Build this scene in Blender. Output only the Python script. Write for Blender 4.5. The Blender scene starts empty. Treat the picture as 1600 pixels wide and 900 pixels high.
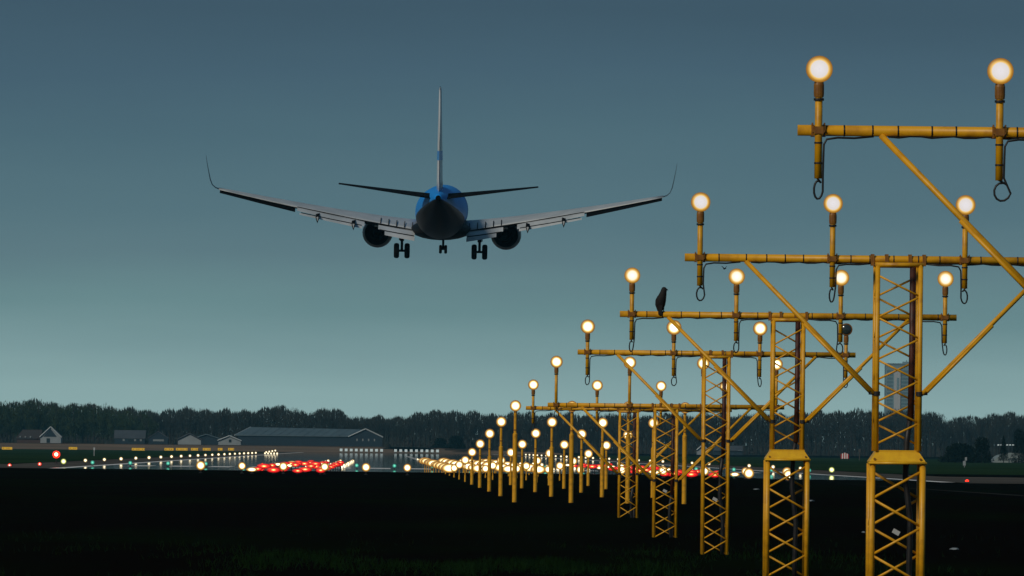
import bpy, bmesh, math, random
from mathutils import Vector, Matrix
random.seed(7)
S = bpy.context.scene
COL = S.collection
# ------------------------------------------------------------------ camera
F = 15418.0                      # focal length in photo pixels (photo is 1600 wide)
CAMZ = 1.8
VPX, VPY, ROLL = 592.0, 699.0, 0.011      # where the runway axis (+Y) meets the horizon
_a, _b = (VPX - 800) / F, (450 - VPY) / F
_u = _a * math.cos(ROLL) - _b * math.sin(ROLL)
_v = _a * math.sin(ROLL) + _b * math.cos(ROLL)
Fw = Vector((-_u, 1, -_v)).normalized()
R0 = Fw.cross(Vector((0, 0, 1))).normalized()
U0 = R0.cross(Fw)
IR = R0 * math.cos(ROLL) + U0 * math.sin(ROLL)
IU = U0 * math.cos(ROLL) - R0 * math.sin(ROLL)
cam_d = bpy.data.cameras.new('camera')
cam = bpy.data.objects.new('camera', cam_d)
COL.objects.link(cam)
cam_d.sensor_width = 36
cam_d.lens = F / 1600 * 36
cam_d.clip_start = 1
cam_d.clip_end = 40000
M = Matrix((IR, IU, -Fw)).transposed().to_4x4()
M.translation = Vector((0, 0, CAMZ))
cam.matrix_world = M
S.camera = cam
S.render.resolution_x, S.render.resolution_y = 1024, 576
S.render.engine = 'CYCLES'
S.cycles.max_bounces = 5
S.cycles.volume_bounces = 0
S.view_settings.view_transform = 'Standard'
S.view_settings.look = 'None'
S.view_settings.gamma = 1
S.view_settings.exposure = 0

def P(px, py, d):
    """world point seen at a photo pixel, d metres down the runway axis"""
    r = Fw + IR * ((px - 800) / F) + IU * ((450 - py) / F)
    r = r * (d / r.y)
    return Vector((r.x, r.y, r.z + CAMZ))

# ------------------------------------------------------------------ sky and sun
SUN_EL, SUN_AZ = math.radians(33), math.radians(218)      # behind the camera, to the left
W = bpy.data.worlds.new('World')
S.world = W
W.use_nodes = True
nt = W.node_tree
nt.nodes.clear()
def N(t, **k):
    n = nt.nodes.new(t)
    for a, b in k.items(): setattr(n, a, b)
    return n
out = N('ShaderNodeOutputWorld'); bg = N('ShaderNodeBackground')
tc = N('ShaderNodeTexCoord'); sep = N('ShaderNodeSeparateXYZ')
mr = N('ShaderNodeMapRange'); mr.inputs['From Min'].default_value = 0.0; mr.inputs['From Max'].default_value = 0.06
noi = N('ShaderNodeTexNoise'); noi.inputs['Scale'].default_value = 14; noi.inputs['Detail'].default_value = 4
mp = N('ShaderNodeMapping'); mp.inputs['Scale'].default_value = (1, 1, 7)
madd = N('ShaderNodeMath', operation='MULTIPLY_ADD'); madd.inputs[1].default_value = 0.0075
ramp = N('ShaderNodeValToRGB')
sky = N('ShaderNodeTexSky', sky_type='NISHITA', sun_disc=False)
sky.sun_elevation = SUN_EL; sky.sun_rotation = SUN_AZ
sky.air_density = 1.0; sky.dust_density = 2.0
mx = N('ShaderNodeMixRGB', blend_type='ADD'); mx.inputs[0].default_value = 0.006
L = nt.links.new
L(tc.outputs['Generated'], sep.inputs[0]); L(tc.outputs['Generated'], mp.inputs['Vector']); L(mp.outputs[0], noi.inputs['Vector'])
L(noi.outputs['Fac'], madd.inputs[0]); L(sep.outputs['Z'], madd.inputs[2])
L(madd.outputs[0], mr.inputs['Value']); L(mr.outputs[0], ramp.inputs[0])
SKY = [(0.0, (.335, .495, .49)), (.147, (.282, .435, .432)), (.214, (.218, .352, .360)), (.30, (.14, .255, .270)), (.384, (.104, .19, .221)),
       (.47, (.079, .159, .196)), (.60, (.056, .125, .167)), (.70, (.041, .097, .145)), (.80, (.029, .074, .117)), (1.0, (.023, .062, .10))]
els = ramp.color_ramp.elements
els[0].position, els[0].color = SKY[0][0], (*SKY[0][1], 1)
els[1].position, els[1].color = SKY[-1][0], (*SKY[-1][1], 1)
for p, c in SKY[1:-1]:
    e = els.new(p); e.color = (*c, 1)
L(ramp.outputs[0], mx.inputs[1]); L(sky.outputs[0], mx.inputs[2])
L(mx.outputs[0], bg.inputs[0]); L(bg.outputs[0], out.inputs[0])
bg.inputs[1].default_value = 1.0
sd = bpy.data.lights.new('sun', 'SUN'); sd.energy = 1.7; sd.angle = math.radians(12); sd.color = (1, .90, .76)
so = bpy.data.objects.new('sun', sd); COL.objects.link(so)
_sdir = Vector((math.sin(SUN_AZ) * math.cos(SUN_EL), math.cos(SUN_AZ) * math.cos(SUN_EL), math.sin(SUN_EL)))
so.rotation_euler = _sdir.to_track_quat('Z', 'Y').to_euler()

# ------------------------------------------------------------------ materials
MATS = {}
def mat(name, col, rough=.6, metal=0, noise=0, nscale=8, col2=None, bump=0, spec=.5, stretch=(1, 1, 1), coords='Object', lo=.35, hi=.65):
    m = bpy.data.materials.new(name); m.use_nodes = True; MATS[name] = m
    t = m.node_tree; b = t.nodes['Principled BSDF']
    b.inputs['Base Color'].default_value = (*col, 1); b.inputs['Roughness'].default_value = rough
    b.inputs['Metallic'].default_value = metal; b.inputs['Specular IOR Level'].default_value = spec
    if col2 or bump:
        c = t.nodes.new('ShaderNodeTexCoord'); mpp = t.nodes.new('ShaderNodeMapping'); mpp.inputs['Scale'].default_value = stretch
        n = t.nodes.new('ShaderNodeTexNoise'); n.inputs['Scale'].default_value = nscale; n.inputs['Detail'].default_value = 6
        t.links.new(c.outputs[coords], mpp.inputs[0]); t.links.new(mpp.outputs[0], n.inputs['Vector'])
        if col2:
            r = t.nodes.new('ShaderNodeValToRGB')
            r.color_ramp.elements[0].position = lo; r.color_ramp.elements[0].color = (*col, 1)
            r.color_ramp.elements[1].position = hi; r.color_ramp.elements[1].color = (*col2, 1)
            t.links.new(n.outputs['Fac'], r.inputs[0]); t.links.new(r.outputs[0], b.inputs['Base Color'])
        if bump:
            bp = t.nodes.new('ShaderNodeBump'); bp.inputs['Strength'].default_value = bump
            t.links.new(n.outputs['Fac'], bp.inputs['Height']); t.links.new(bp.outputs[0], b.inputs['Normal'])
    return m
def emit(name, col, strength, light=False):
    m = bpy.data.materials.new(name); m.use_nodes = True; MATS[name] = m
    t = m.node_tree; b = t.nodes['Principled BSDF']
    b.inputs['Base Color'].default_value = (.02, .02, .02, 1)
    b.inputs['Emission Color'].default_value = (*col, 1); b.inputs['Emission Strength'].default_value = strength
    m.cycles.emission_sampling = 'FRONT' if light else 'NONE'
    return m
Y = mat('yellow_paint', (.78, .385, .006), .45, col2=(.36, .14, .008), nscale=7, lo=.48, hi=.80, bump=.05)
YD = mat('yellow_sheet', (.86, .50, .012), .4, col2=(.75, .40, .012), nscale=12)
RUST = mat('orange_brown_housing', (.20, .075, .008), .5, col2=(.30, .13, .012), nscale=20)
BLK = mat('black_rubber', (.012, .012, .013), .5)
CBR = mat('dark_brown_conduit', (.085, .018, .006), .55, col2=(.03, .01, .006), nscale=9)
TAG = mat('white_plate', (.45, .46, .45), .5)
E1 = emit('lamp_lens_soft', (.96, .93, 1), .60)
E2 = emit('lamp_lens', (1, .92, .86), .85)
E3 = emit('lamp_lens_bright', (1, .90, .70), 1.5)
E4 = emit('lamp_lens_full', (1, .84, .50), 3.2)
EG = emit('lamp_rim_glow', (1, .50, .08), .6)
EG4 = emit('lamp_rim_glow_full', (1, .45, .08), 1.2)
ER = emit('red_lens', (1, .03, .012), 3.0)
ERR = emit('red_rim_glow', (1, .02, .01), .8)
ERO = emit('red_obstruction', (1, .03, .01), 2.0)
EGR = emit('green_lens', (.10, .95, .65), 1.0)
EW = emit('white_edge_lens', (1, .93, .72), 2.2)
EYG = emit('yellow_green_lens', (.80, 1, .35), 2.0)
ESN = emit('sign_face_lit', (.85, .48, .02), .55)
EWK = emit('weak_white_glow', (.75, .9, .88), .5)

def glow_lens(name, stops, rad):
    """a lamp glass with the halo round the lamp painted into its outer ring"""
    m = bpy.data.materials.new(name); m.use_nodes = True; MATS[name] = m
    t = m.node_tree; b = t.nodes['Principled BSDF']; b.inputs['Base Color'].default_value = (.02, .012, .008, 1); b.inputs['Roughness'].default_value = .5; b.inputs['Emission Strength'].default_value = 1
    c = t.nodes.new('ShaderNodeTexCoord'); mp_ = t.nodes.new('ShaderNodeMapping'); mp_.inputs['Scale'].default_value = (1 / rad, 0, 1 / rad)
    ln = t.nodes.new('ShaderNodeVectorMath'); ln.operation = 'LENGTH'; rp = t.nodes.new('ShaderNodeValToRGB')
    e = rp.color_ramp.elements; e[0].position, e[0].color = stops[0][0], (*stops[0][1], 1); e[1].position, e[1].color = stops[-1][0], (*stops[-1][1], 1)
    for p, cc in stops[1:-1]: x = e.new(p); x.color = (*cc, 1)
    sc = t.nodes.new('ShaderNodeVectorMath'); sc.operation = 'SCALE'; sc.inputs['Scale'].default_value = 1
    t.links.new(c.outputs['Object'], mp_.inputs[0]); t.links.new(mp_.outputs[0], ln.inputs[0]); t.links.new(ln.outputs['Value'], rp.inputs[0])
    t.links.new(rp.outputs[0], sc.inputs[0]); t.links.new(sc.outputs[0], b.inputs['Emission Color'])
    m.cycles.emission_sampling = 'NONE'; return m
HOTW = (3.2, 2.9, 2.2)
GW = glow_lens('halo_glass_warm', [(0, HOTW), (.46, (2.8, 2.3, 1.5)), (.62, (1.3, .95, .35)), (.76, (.62, .32, .05)), (.90, (.30, .13, .025)), (1, (.10, .05, .015))], .13)
GN = glow_lens('halo_glass_soft', [(0, (.80, .77, .80)), (.62, (.74, .69, .66)), (.70, (.90, .58, .16)), (.84, (.50, .24, .03)), (1, (.20, .08, .01))], .13)
GN2 = glow_lens('halo_glass_bright', [(0, (1.3, 1.2, 1.1)), (.56, (1.1, .95, .72)), (.66, (.95, .62, .18)), (.84, (.50, .24, .03)), (1, (.20, .08, .01))], .13)
GRD = glow_lens('halo_glass_red', [(0, (4, 2.4, .8)), (.20, (2.5, .8, .2)), (.38, (1.4, .04, .03)), (.75, (.75, .006, .01)), (1, (.10, .002, .002))], .13)
GGN = glow_lens('halo_glass_green', [(0, (.5, 1, .85)), (.35, (.10, .75, .5)), (.7, (.03, .30, .22)), (1, (.01, .08, .06))], .13)
GWH = glow_lens('halo_glass_white', [(0, (2.6, 2.5, 2.1)), (.45, (2.0, 1.7, 1.1)), (.65, (.7, .55, .25)), (.85, (.3, .2, .08)), (1, (.10, .08, .05))], .13)
GYG = glow_lens('halo_glass_yellow_green', [(0, (2.6, 2.5, 1.6)), (.5, (1.8, 1.7, .8)), (.75, (.45, .5, .1)), (1, (.08, .14, .03))], .13)

# ------------------------------------------------------------------ object helpers
def link(name, data, parent=None, loc=(0, 0, 0)):
    o = bpy.data.objects.new(name, data); COL.objects.link(o); o.location = loc
    if parent: o.parent = parent
    return o
def tag(o, label=None, cat=None, group=None, kind=None):
    if label: o['label'] = label
    if cat: o['category'] = cat
    if group: o['group'] = group
    if kind: o['kind'] = kind
    return o
def thing(name, label, cat, loc=(0, 0, 0), group=None):
    return tag(link(name, None, None, loc), label, cat, group)
def mesh(name, verts, faces, mats, idx=None, smooth=False):
    me = bpy.data.meshes.new(name); me.from_pydata([tuple(v) for v in verts], [], faces)
    for m in (mats if isinstance(mats, (list, tuple)) else [mats]): me.materials.append(m)
    if idx: me.polygons.foreach_set('material_index', idx)
    if smooth: me.polygons.foreach_set('use_smooth', [True] * len(me.polygons))
    me.update()
    return me
class MB:
    """collects shapes for one mesh"""
    def __init__(s): s.v = []; s.f = []; s.m = []
    def add(s, v, f, mi=0):
        o = len(s.v); s.v += [Vector(p) for p in v]; s.f += [tuple(i + o for i in q) for q in f]; s.m += [mi] * len(f)
    def box(s, a, b, mi=0):
        (x0, y0, z0), (x1, y1, z1) = a, b
        s.add([(x0, y0, z0), (x1, y0, z0), (x1, y1, z0), (x0, y1, z0), (x0, y0, z1), (x1, y0, z1), (x1, y1, z1), (x0, y1, z1)],
              [(0, 3, 2, 1), (4, 5, 6, 7), (0, 1, 5, 4), (1, 2, 6, 5), (2, 3, 7, 6), (3, 0, 4, 7)], mi)
    def tube(s, pts, rad, n=8, mi=0, cap=True):
        pts = [Vector(p) for p in pts]
        rads = rad if isinstance(rad, (list, tuple)) else [rad] * len(pts)
        rings = []; up = None
        for i, p in enumerate(pts):
            t = (pts[min(i + 1, len(pts) - 1)] - pts[max(i - 1, 0)]).normalized()
            if up is None: up = Vector((0, 1, 0)) if abs(t.y) < .9 else Vector((1, 0, 0))
            a = t.cross(up).normalized(); b = a.cross(t).normalized(); up = b
            rings.append([p + (a * math.cos(k * 2 * math.pi / n) + b * math.sin(k * 2 * math.pi / n)) * rads[i] for k in range(n)])
        s.loft(rings, mi, cap)
    def loft(s, rings, mi=0, cap=True, mifn=None):
        n = len(rings[0]); v = [p for r in rings for p in r]; f = []; o = len(s.v)
        for i in range(len(rings) - 1):
            for k in range(n):
                f.append((i * n + k, i * n + (k + 1) % n, (i + 1) * n + (k + 1) % n, (i + 1) * n + k))
        if cap:
            f.append(tuple(range(n - 1, -1, -1))); f.append(tuple((len(rings) - 1) * n + k for k in range(n)))
        s.add(v, f, mi)
        if mifn:
            for q in range(len(s.f) - len(f), len(s.f)):
                c = sum((s.v[i] for i in s.f[q]), Vector()) / len(s.f[q]); s.m[q] = mifn(c)
    def lathe(s, prof, axis='Y', n=20, mi=0, c=(0, 0, 0), cap=False):
        c = Vector(c); rings = []
        for (t, r) in prof:
            ring = []
            for k in range(n):
                a = 2 * math.pi * k / n; x, y = math.cos(a) * r, math.sin(a) * r
                ring.append(c + (Vector((x, t, y)) if axis == 'Y' else Vector((x, y, t)) if axis == 'Z' else Vector((t, x, y))))
            rings.append(ring)
        s.loft(rings, mi, cap)
    def me(s, name, mats, smooth=False):
        m = mesh(name, s.v, s.f, mats, s.m, smooth)
        bm = bmesh.new(); bm.from_mesh(m); bmesh.ops.recalc_face_normals(bm, faces=bm.faces); bm.to_mesh(m); bm.free()
        return m
    def obj(s, name, mats, parent=None, loc=(0, 0, 0), smooth=False):
        return link(name, s.me(name, mats, smooth), parent, loc)
CACHE = {}
def bar(name, p, q, r, m, parent, n=8):
    """a tube from p to q (in the parent's space); equal tubes share a mesh"""
    p, q = Vector(p), Vector(q); v = q - p
    k = (name, round(v.x, 3), round(v.y, 3), round(v.z, 3), round(r, 4), m.name)
    if k not in CACHE:
        b = MB(); b.tube([(0, 0, 0), v], r, n); CACHE[k] = b.me(name, m, False)
        for pl in CACHE[k].polygons: pl.use_smooth = len(pl.vertices) == 4
    return link(name, CACHE[k], parent, p)
def cached(key, fn):
    if key not in CACHE: CACHE[key] = fn()
    return CACHE[key]
def sm(t): t = max(0., min(1., t)); return t * t * (3 - 2 * t)
ORD = ['first', 'second', 'third', 'fourth', 'fifth', 'sixth', 'seventh', 'eighth', 'ninth', 'tenth', 'eleventh', 'twelfth']

# ------------------------------------------------------------------ ground
def gz(x, d):
    m = .4 * sm((d - 190) / 80) * (1 - sm((d - 560) / 90)) * (1 - sm((x - 18) / 10))
    bank = (2.0 * (1 - sm((x - 5) / 60)) + .5 * sm((x - 5) / 60)) * sm((d - 3150) / 140)
    return m + bank
xs = sorted(set([-9000, -5000, -2500, -1200, -800, -500, -350, -250, -180, -130, -95, -70, -55] + list(range(-50, 72, 3)) + [72, 85, 100, 130, 180, 250, 350, 500, 800, 1200, 2500, 5000, 9000]))
ys = sorted(set([-200, -50] + list(range(0, 700, 8)) + [720, 800, 1000, 1500, 2000, 2500, 3000] + list(range(3100, 3320, 15)) + [3400, 3800, 4500, 6000, 9000, 14000, 24000]))
gv = [(x, y, gz(x, y)) for y in ys for x in xs]; nx = len(xs)
gf = [(j * nx + i, j * nx + i + 1, (j + 1) * nx + i + 1, (j + 1) * nx + i) for j in range(len(ys) - 1) for i in range(nx - 1)]
GR = mat('grass_ground', (.004, .0035, .003), 1, col2=(.004, .008, .003), nscale=.12, spec=0, stretch=(1, .3, 1), lo=.45, hi=.7)
g = link('ground', mesh('ground', gv, gf, GR, smooth=True)); tag(g, kind='structure')
def sheet(name, pts, z, m):
    o = link(name, mesh(name, [(x, y, z) for x, y in pts], [tuple(range(len(pts)))], m)); tag(o, kind='structure'); return o
LX, RX = -24.1, 35.9
FG = mat('far_green', (.012, .03, .012), 1, spec=0, col2=(.02, .045, .018), nscale=.02, stretch=(1, .2, 1))
BROWN = mat('bare_earth', (.21, .155, .11), 1, spec=0, col2=(.15, .115, .085), nscale=.03)
ASP = mat('wet_asphalt', (.020, .024, .028), .022, bump=.0, col2=(.05, .055, .058), nscale=.05, stretch=(1, .1, 1), spec=.5)
CON = mat('damp_concrete', (.065, .062, .056), .85, col2=(.10, .094, .084), nscale=.05, spec=0, stretch=(1, .3, 1))
WHT = mat('white_marking', (.80, .80, .78), .6, spec=.2)
sheet('far_field', [(-900, 860), (LX - 8.5, 860), (LX - 8.5, 3060), (-900, 3060)], .008, FG)
sheet('far_field', [(RX + 8.5, 860), (900, 860), (900, 3100), (RX + 8.5, 3100)], .008, FG)
sheet('taxiway', [(-400, 700), (LX - 7.6, 670), (LX - 7.6, 850), (-400, 850)], .012, CON)
sheet('taxiway', [(RX + 7.6, 640), (400, 640), (400, 700), (RX + 7.6, 760)], .012, CON)
sheet('runway_shoulder', [(LX - 7.5, 640), (LX - .1, 640), (LX - .1, 3080), (LX - 7.5, 3080)], .016, CON)
sheet('runway_shoulder', [(RX + .1, 600), (RX + 7.5, 600), (RX + 7.5, 3080), (RX + .1, 3080)], .016, CON)
sheet('runway', [(LX - .1, 640), (RX + .1, 640), (RX + .1, 3080), (LX - .1, 3080)], .020, ASP)
def bank():
    v = []; f = []
    bx = list(range(-420, 62, 20)); by = [3142, 3170, 3200, 3230, 3260, 3290]
    for y in by:
        for x in bx: v.append((x, y, gz(x, y) + .03))
    n = len(bx)
    for j in range(len(by) - 1):
        for i in range(n - 1): f.append((j * n + i, j * n + i + 1, (j + 1) * n + i + 1, (j + 1) * n + i))
    tag(link('earth_bank', mesh('earth_bank', v, f, BROWN)), kind='structure')
bank()
mk = MB()
def quad(x0, y0, x1, y1, z=.026): mk.add([(x0, y0, z), (x1, y0, z), (x1, y1, z), (x0, y1, z)], [(0, 1, 2, 3)])
quad(LX + .2, 650, LX + 1.1, 3050); quad(RX - 1.1, 610, RX - .2, 3050)
tag(mk.obj('runway_edge_line', WHT), kind='structure')
for k in range(16):                       # threshold stripes
    x = LX + 3.2 + (k if k < 8 else k + 1.2) * 3.35
    tag(link('threshold_stripe', mesh('threshold_stripe', [(x, 818, .026), (x + 1.8, 818, .026), (x + 1.8, 850, .026), (x, 850, .026)], [(0, 1, 2, 3)], WHT)), kind='structure')
for k in range(20):
    y = 880 + k * 60
    tag(link('centre_dash', mesh('centre_dash', [(5.4, y, .026), (6.3, y, .026), (6.3, y + 30, .026), (5.4, y + 30, .026)], [(0, 1, 2, 3)], WHT)), kind='structure')

# ------------------------------------------------------------------ approach light gantries
W1 = 1.5                                   # lamp spacing
D = lambda n: 81.7 + 30 * (n - 1)
LEFT, CEN = 3.61, 5.86
LAMPZ = {1: 3.17, 2: 2.815, 3: 2.507, 4: 2.14, 5: 1.787, 6: 1.509, 7: 1.15, 8: .81, 9: .50, 10: .17, 11: -.16, 12: -.48, 13: -.75, 14: -.95}
for n in range(15, 26): LAMPZ[n] = -1.02
def lampz(n): return CAMZ + LAMPZ[n]

def head_parts(par, c, mL, mG, k=1.0, wide=1):
    """lamp head facing back up the approach (towards -Y), centre c in the parent's space"""
    def shell():
        b = MB(); b.lathe([(-.045, .100), (-.05, .106), (-.035, .108), (0, .106), (.05, .085), (.085, .05), (.10, .004)], n=24)
        b.lathe([(-.045, .100), (-.038, .094)], n=24); return b.me('lamp_shell', RUST, True)
    def ring():
        b = MB(); b.lathe([(-.040, .0985), (-.052, .094), (-.050, .0895)], n=28); return b.me('rim', mG, True)
    def lens():
        b = MB(); b.lathe([(-.049, .0895), (-.060, .075), (-.068, .045), (-.070, .002)], n=28); return b.me('lens', mL, True)
    def dome():
        b = MB(); b.lathe([(-.040, .130), (-.052, .122), (-.060, .10), (-.066, .075), (-.070, .04), (-.072, .002)], n=24); return b.me('lens', mL, True)  # dome made wider than the lamp to carry the painted halo
    def wshell():
        b = MB(); b.lathe([(-.040, .130), (0, .122), (.05, .095), (.085, .055), (.10, .004)], n=20); return b.me('lamp_shell', RUST, True)
    if mG is None:
        for nm, fn, key in (('lamp_shell', wshell, 'w'), ('lens', dome, mL.name + 'g')):
            o = link(nm, cached((nm, key, 1), fn), par, c); o.scale = (k * wide, k, k * (1 if wide == 1 else .82))
        return
    wide = 1
    for nm, fn, key in (('lamp_shell', shell, 0), ('rim', ring, mG.name + str(wide)), ('lens', lens, mL.name + str(wide))):
        o = link(nm, cached((nm, key, 1), fn), par, c); o.scale = (k, k, k)

def gantry(n, tw, stub, barz, two_part, lensm, rimm, label, unlit=()):
    d = D(n); zc = CAMZ + barz; base = -.05 + gz(CEN, d)
    t = thing('approach_light_gantry', label, 'light gantry', (CEN, d, base), 'yellow approach light gantries')
    zb = zc - base; hw = W1 * 1.5 + .17
    cb = bar('crossbar', (-hw, 0, zb), (hw, 0, zb), .045, Y, t, 14)
    # black straps round the crossbar, one every 0.25 m
    k = 0; x = .38
    while x < 2 * hw - .2:
        if min(abs(x - .17 - i * W1) for i in range(4)) > .1:
            o = link('strap', cached('strap', lambda: tubeme('strap', (0, 0, 0), (.013, 0, 0), .0475, BLK, 12)), cb, (x, 0, 0))
        x += .19 + .14 * random.random(); k += 1
    # supply cable under the bar
    b = MB(); pts = []
    for i in range(40):
        xx = .75 + i * (2 * hw - 1.3) / 39; pts.append((xx, -.02, -.047 - .008 * math.sin(i * 1.9)))
    b.tube(pts, .009, 5); b.obj('cable', BLK, cb)
    h = lampz(n) - zc
    for i in range(4):
        x = -W1 * 1.5 + i * W1
        off = i in unlit
        top = zb + h
        lp = bar('lamp_pole', (x, -.078, zb - stub), (x, -.078, top - .10), .031, Y, t, 12)
        hgt = top - .10 - (zb - stub)
        L0 = stub                                    # height of the crossbar in the pole's space
        link('housing', cached(('housing',), lambda: lathe_me('housing', [(0, .0), (0, .040), (.03, .043), (.10, .043), (.13, .036), (.16, .045), (.175, .03), (.175, 0)], RUST)), lp, (0, 0, hgt - .13))
        link('pole_collar', cached(('pcol',), lambda: lathe_me('pole_collar', [(0, .03), (0, .043), (.02, .043), (.02, .03)], BLK)), lp, (0, 0, hgt - .16))
        o = link('clamp', cached('clamp', clamp_me), lp, (0, .078, L0))
        for zz in (.30, .72):
            link('band', cached(('band',), lambda: lathe_me('band', [(0, .03), (0, .0345), (.014, .0345), (.014, .03)], BLK)), lp, (0, 0, stub * zz))
        # hanging cable: from the crossbar down the pole and round in a loop at its foot
        b = MB(); sw = (.75, 1.0, 1.25)[(i + n) % 3] * (1.5 if (n == 1 and i == 1) else 1)
        pts = [(.46, .05, L0 - .045), (.30, .03, L0 - .062), (.16, .01, L0 - .06), (.07, 0, L0 - .075), (.045, 0, L0 - .12), (.043, 0, L0 * .5), (.04, 0, .02)]
        for q in range(1, 12):
            a = math.pi * 2 * q / 12
            pts.append((.005 + .038 * sw * math.cos(a * .93 - .1) + .01 * (sw - 1) * 3, 0, -.075 - .075 * math.sin(a - .35) - .02))
        pts += [(-.012, .0, .01)]
        if i >= 2: pts = [(-a_, b_, c_) for a_, b_, c_ in pts]
        b.tube(pts, .009, 6); b.obj('cable', BLK, lp, smooth=True)
        if off: head_parts(lp, (0, 0, hgt + .10), MATS['dead_glass'], RUST)
        else: head_parts(lp, (0, 0, hgt + .10), lensm, rimm, {1: .86, 2: .86, 3: .90}.get(n, 1.0) * random.uniform(.96, 1.03))
    # tower
    w2 = tw / 2; top = zb - .062
    bar('top_rail', (-w2 - .03, -w2, top), (w2 + .03, -w2, top), .026, Y, t, 10)
    bar('top_rail', (-w2 - .03, w2, top), (w2 + .03, w2, top), .026, Y, t, 10)
    for s in (-1, 1): bar('top_rail', (s * w2, -w2, top), (s * w2, w2, top), .024, Y, t, 10)
    for s in (-1, 1):
        for q in (-.08, .08):
            link('clamp', cached('bolt_clamp', lambda: boxme('clamp', (-.02, -.055, -.07), (.02, .055, .06), RUST)), t, (s * (w2 - .03) + q, 0, zb))
    split = (CAMZ + .02 - base) if two_part else 0
    legs = [(-1, -1), (1, -1), (-1, 1), (1, 1)]
    lw = .285
    for sx, sy in legs:
        bar('leg', (sx * w2, sy * w2, split), (sx * w2, sy * w2, top), .028, Y, t, 10)
        if two_part: bar('leg', (sx * lw, sy * lw, 0), (sx * lw, sy * lw, split - .14), .036, Y, t, 10)
    def zig(z0, z1, w, pitch, r):
        m = max(2, round((z1 - z0) / pitch)); st = (z1 - z0) / m
        for face, ph in (((-1), 0), (1, 1)):
            for q in range(m):
                s = 1 if (q + ph) % 2 == 0 else -1
                a, c = z0 + q * st, z0 + (q + 1) * st
                bar('lattice_bar', (-s * w, face * (w + .004), a), (s * w, face * (w + .004), c), r, Y, t, 7)
                if True: bar('lattice_bar', (face * (w + .004), -s * w, a), (face * (w + .004), s * w, c), r * .8, Y, t, 6)
    zig(split + (.08 if two_part else .05), top - .12, w2, .25, .0125)
    if two_part:
        zig(.06, split - .22, lw, .335, .016)
        b = MB()
        def sq(w, z): return [Vector((-w, -w, z)), Vector((w, -w, z)), Vector((w, w, z)), Vector((-w, w, z))]
        b.loft([sq(.31, split - .14), sq(.315, split - .115), sq(.245, split - .01), sq(.245, split + .012)])
        b.obj('collar', YD, t)
        bar('collar_edge', (-.33, -.33, split - .135), (.33, -.33, split - .135), .014, YD, t, 8)
        for sx in (-1, 1): link('bolt', cached('bolt', lambda: tubeme('bolt', (0, -.02, 0), (0, .02, 0), .014, RUST, 8)), t, (sx * .26, -.30, split - .09))
    # two long struts from the tower out to the crossbar
    for s in (-1, 1):
        bx = s * (W1 * 1.5 - .52)
        for yy in (-.02,):
            bar('strut', (s * (w2 + .03), -w2, zb - 1.52), (bx, -.02, zb - .035), .026, Y, t, 10)
            p, q = Vector((s * (w2 + .05), -w2 - .012, zb - 1.50)), Vector((bx, -.02, zb - .035)); mid = p.lerp(q, .52)
            bar('strut_sleeve', p + Vector((s * .03, 0, 0)), mid + Vector((s * .03, 0, 0)), .019, Y, t, 8)
        link('clamp', cached('leg_clamp', lambda: lathe_me('clamp', [(-.025, .0), (-.025, .040), (.025, .040), (.025, .0)], BLK)), t, (s * w2, -w2, zb - 1.52))
        bar('clamp_pin', (s * w2, -w2, zb - 1.52), (s * (w2 + .09), -w2, zb - 1.515), .017, BLK, t, 8)
    # feeder conduit inside the tower
    b = MB(); xx = w2 - .075
    b.tube([(xx, 0, top), (xx, 0, top - 1.0), (xx - .01, 0, top - 1.75)], .036, 10); b.obj('conduit', CBR, t, smooth=True)
    b = MB(); b.tube([(xx - .01, .02, top - 1.7), (xx - .05, .02, top - 2.0), (xx - .06, .02, top - 2.4), (xx + .0, .04, top - 2.9), (xx - .01, .05, .3), (xx - .01, .05, 0)], .034, 8); b.obj('cable_bundle', BLK, t, smooth=True)
    if n in (2, 4, 5):
        zt = {2: P(1395, 831, d).z, 4: P(1116, 780, d).z, 5: P(1037, 767, d).z}[n] - base
        o = link('number_plate', cached('plate', lambda: boxme('number_plate', (-.042, -.004, -.026), (.042, .004, .026), TAG)), t, (-.01, -(lw if two_part else w2) - .04, zt)); o.rotation_euler = (0, .5, 0)
    return t
def tubeme(name, p, q, r, m, n):
    b = MB(); b.tube([p, q], r, n); me = b.me(name, m)
    for pl in me.polygons: pl.use_smooth = len(pl.vertices) == 4
    return me
def boxme(name, a, c, m):
    b = MB(); b.box(a, c); return b.me(name, m)
def lathe_me(name, prof, m, n=14):
    b = MB(); b.lathe([(z, max(r, .0005)) for z, r in prof], 'Z', n); return b.me(name, m)
def clamp_me():
    b = MB(); b.box((-.05, -.115, -.018), (.05, .058, -.004)); b.box((-.062, -.05, -.052), (.062, .052, -.049))
    b.box((-.058, -.062, -.05), (-.040, .056, .05)); b.box((.040, -.062, -.05), (.058, .056, .05)); b.box((-.04, -.118, -.03), (.04, -.106, .03))
    for s in (-1, 1): b.tube([(s * .05, -.06, .04), (s * .05, -.06, .062)], .007, 6)
    return b.me('clamp', RUST)
mat('dead_glass', (.03, .045, .045), .12, spec=.8)
def lab(n, s): return s
gantry(1, .485, .40, (699 - (200 - .011 * 700)) / 283 * 1.5 - .02, True, GN, None, 'nearest and tallest yellow gantry, cut by the right edge, its two lamps highest of all')
gantry(2, .485, .32, (699 - (404 - .011 * 650)) / 207 * 1.5, True, GN, None, 'yellow gantry with a flared collar on its mast, in front of the pale office tower')
gantry(3, .43, .37, (699 - (493 - .011 * 630)) / 163.5 * 1.5, True, GN2, None, 'yellow lattice gantry with the black bird perched on its crossbar and four lit lamps')
gantry(4, .43, .40, (699 - (552 - .011 * 520)) / 135 * 1.5, False, GW, None, 'yellow gantry whose rightmost lamp is unlit, a white plate on its mast', unlit=(3,))
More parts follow.
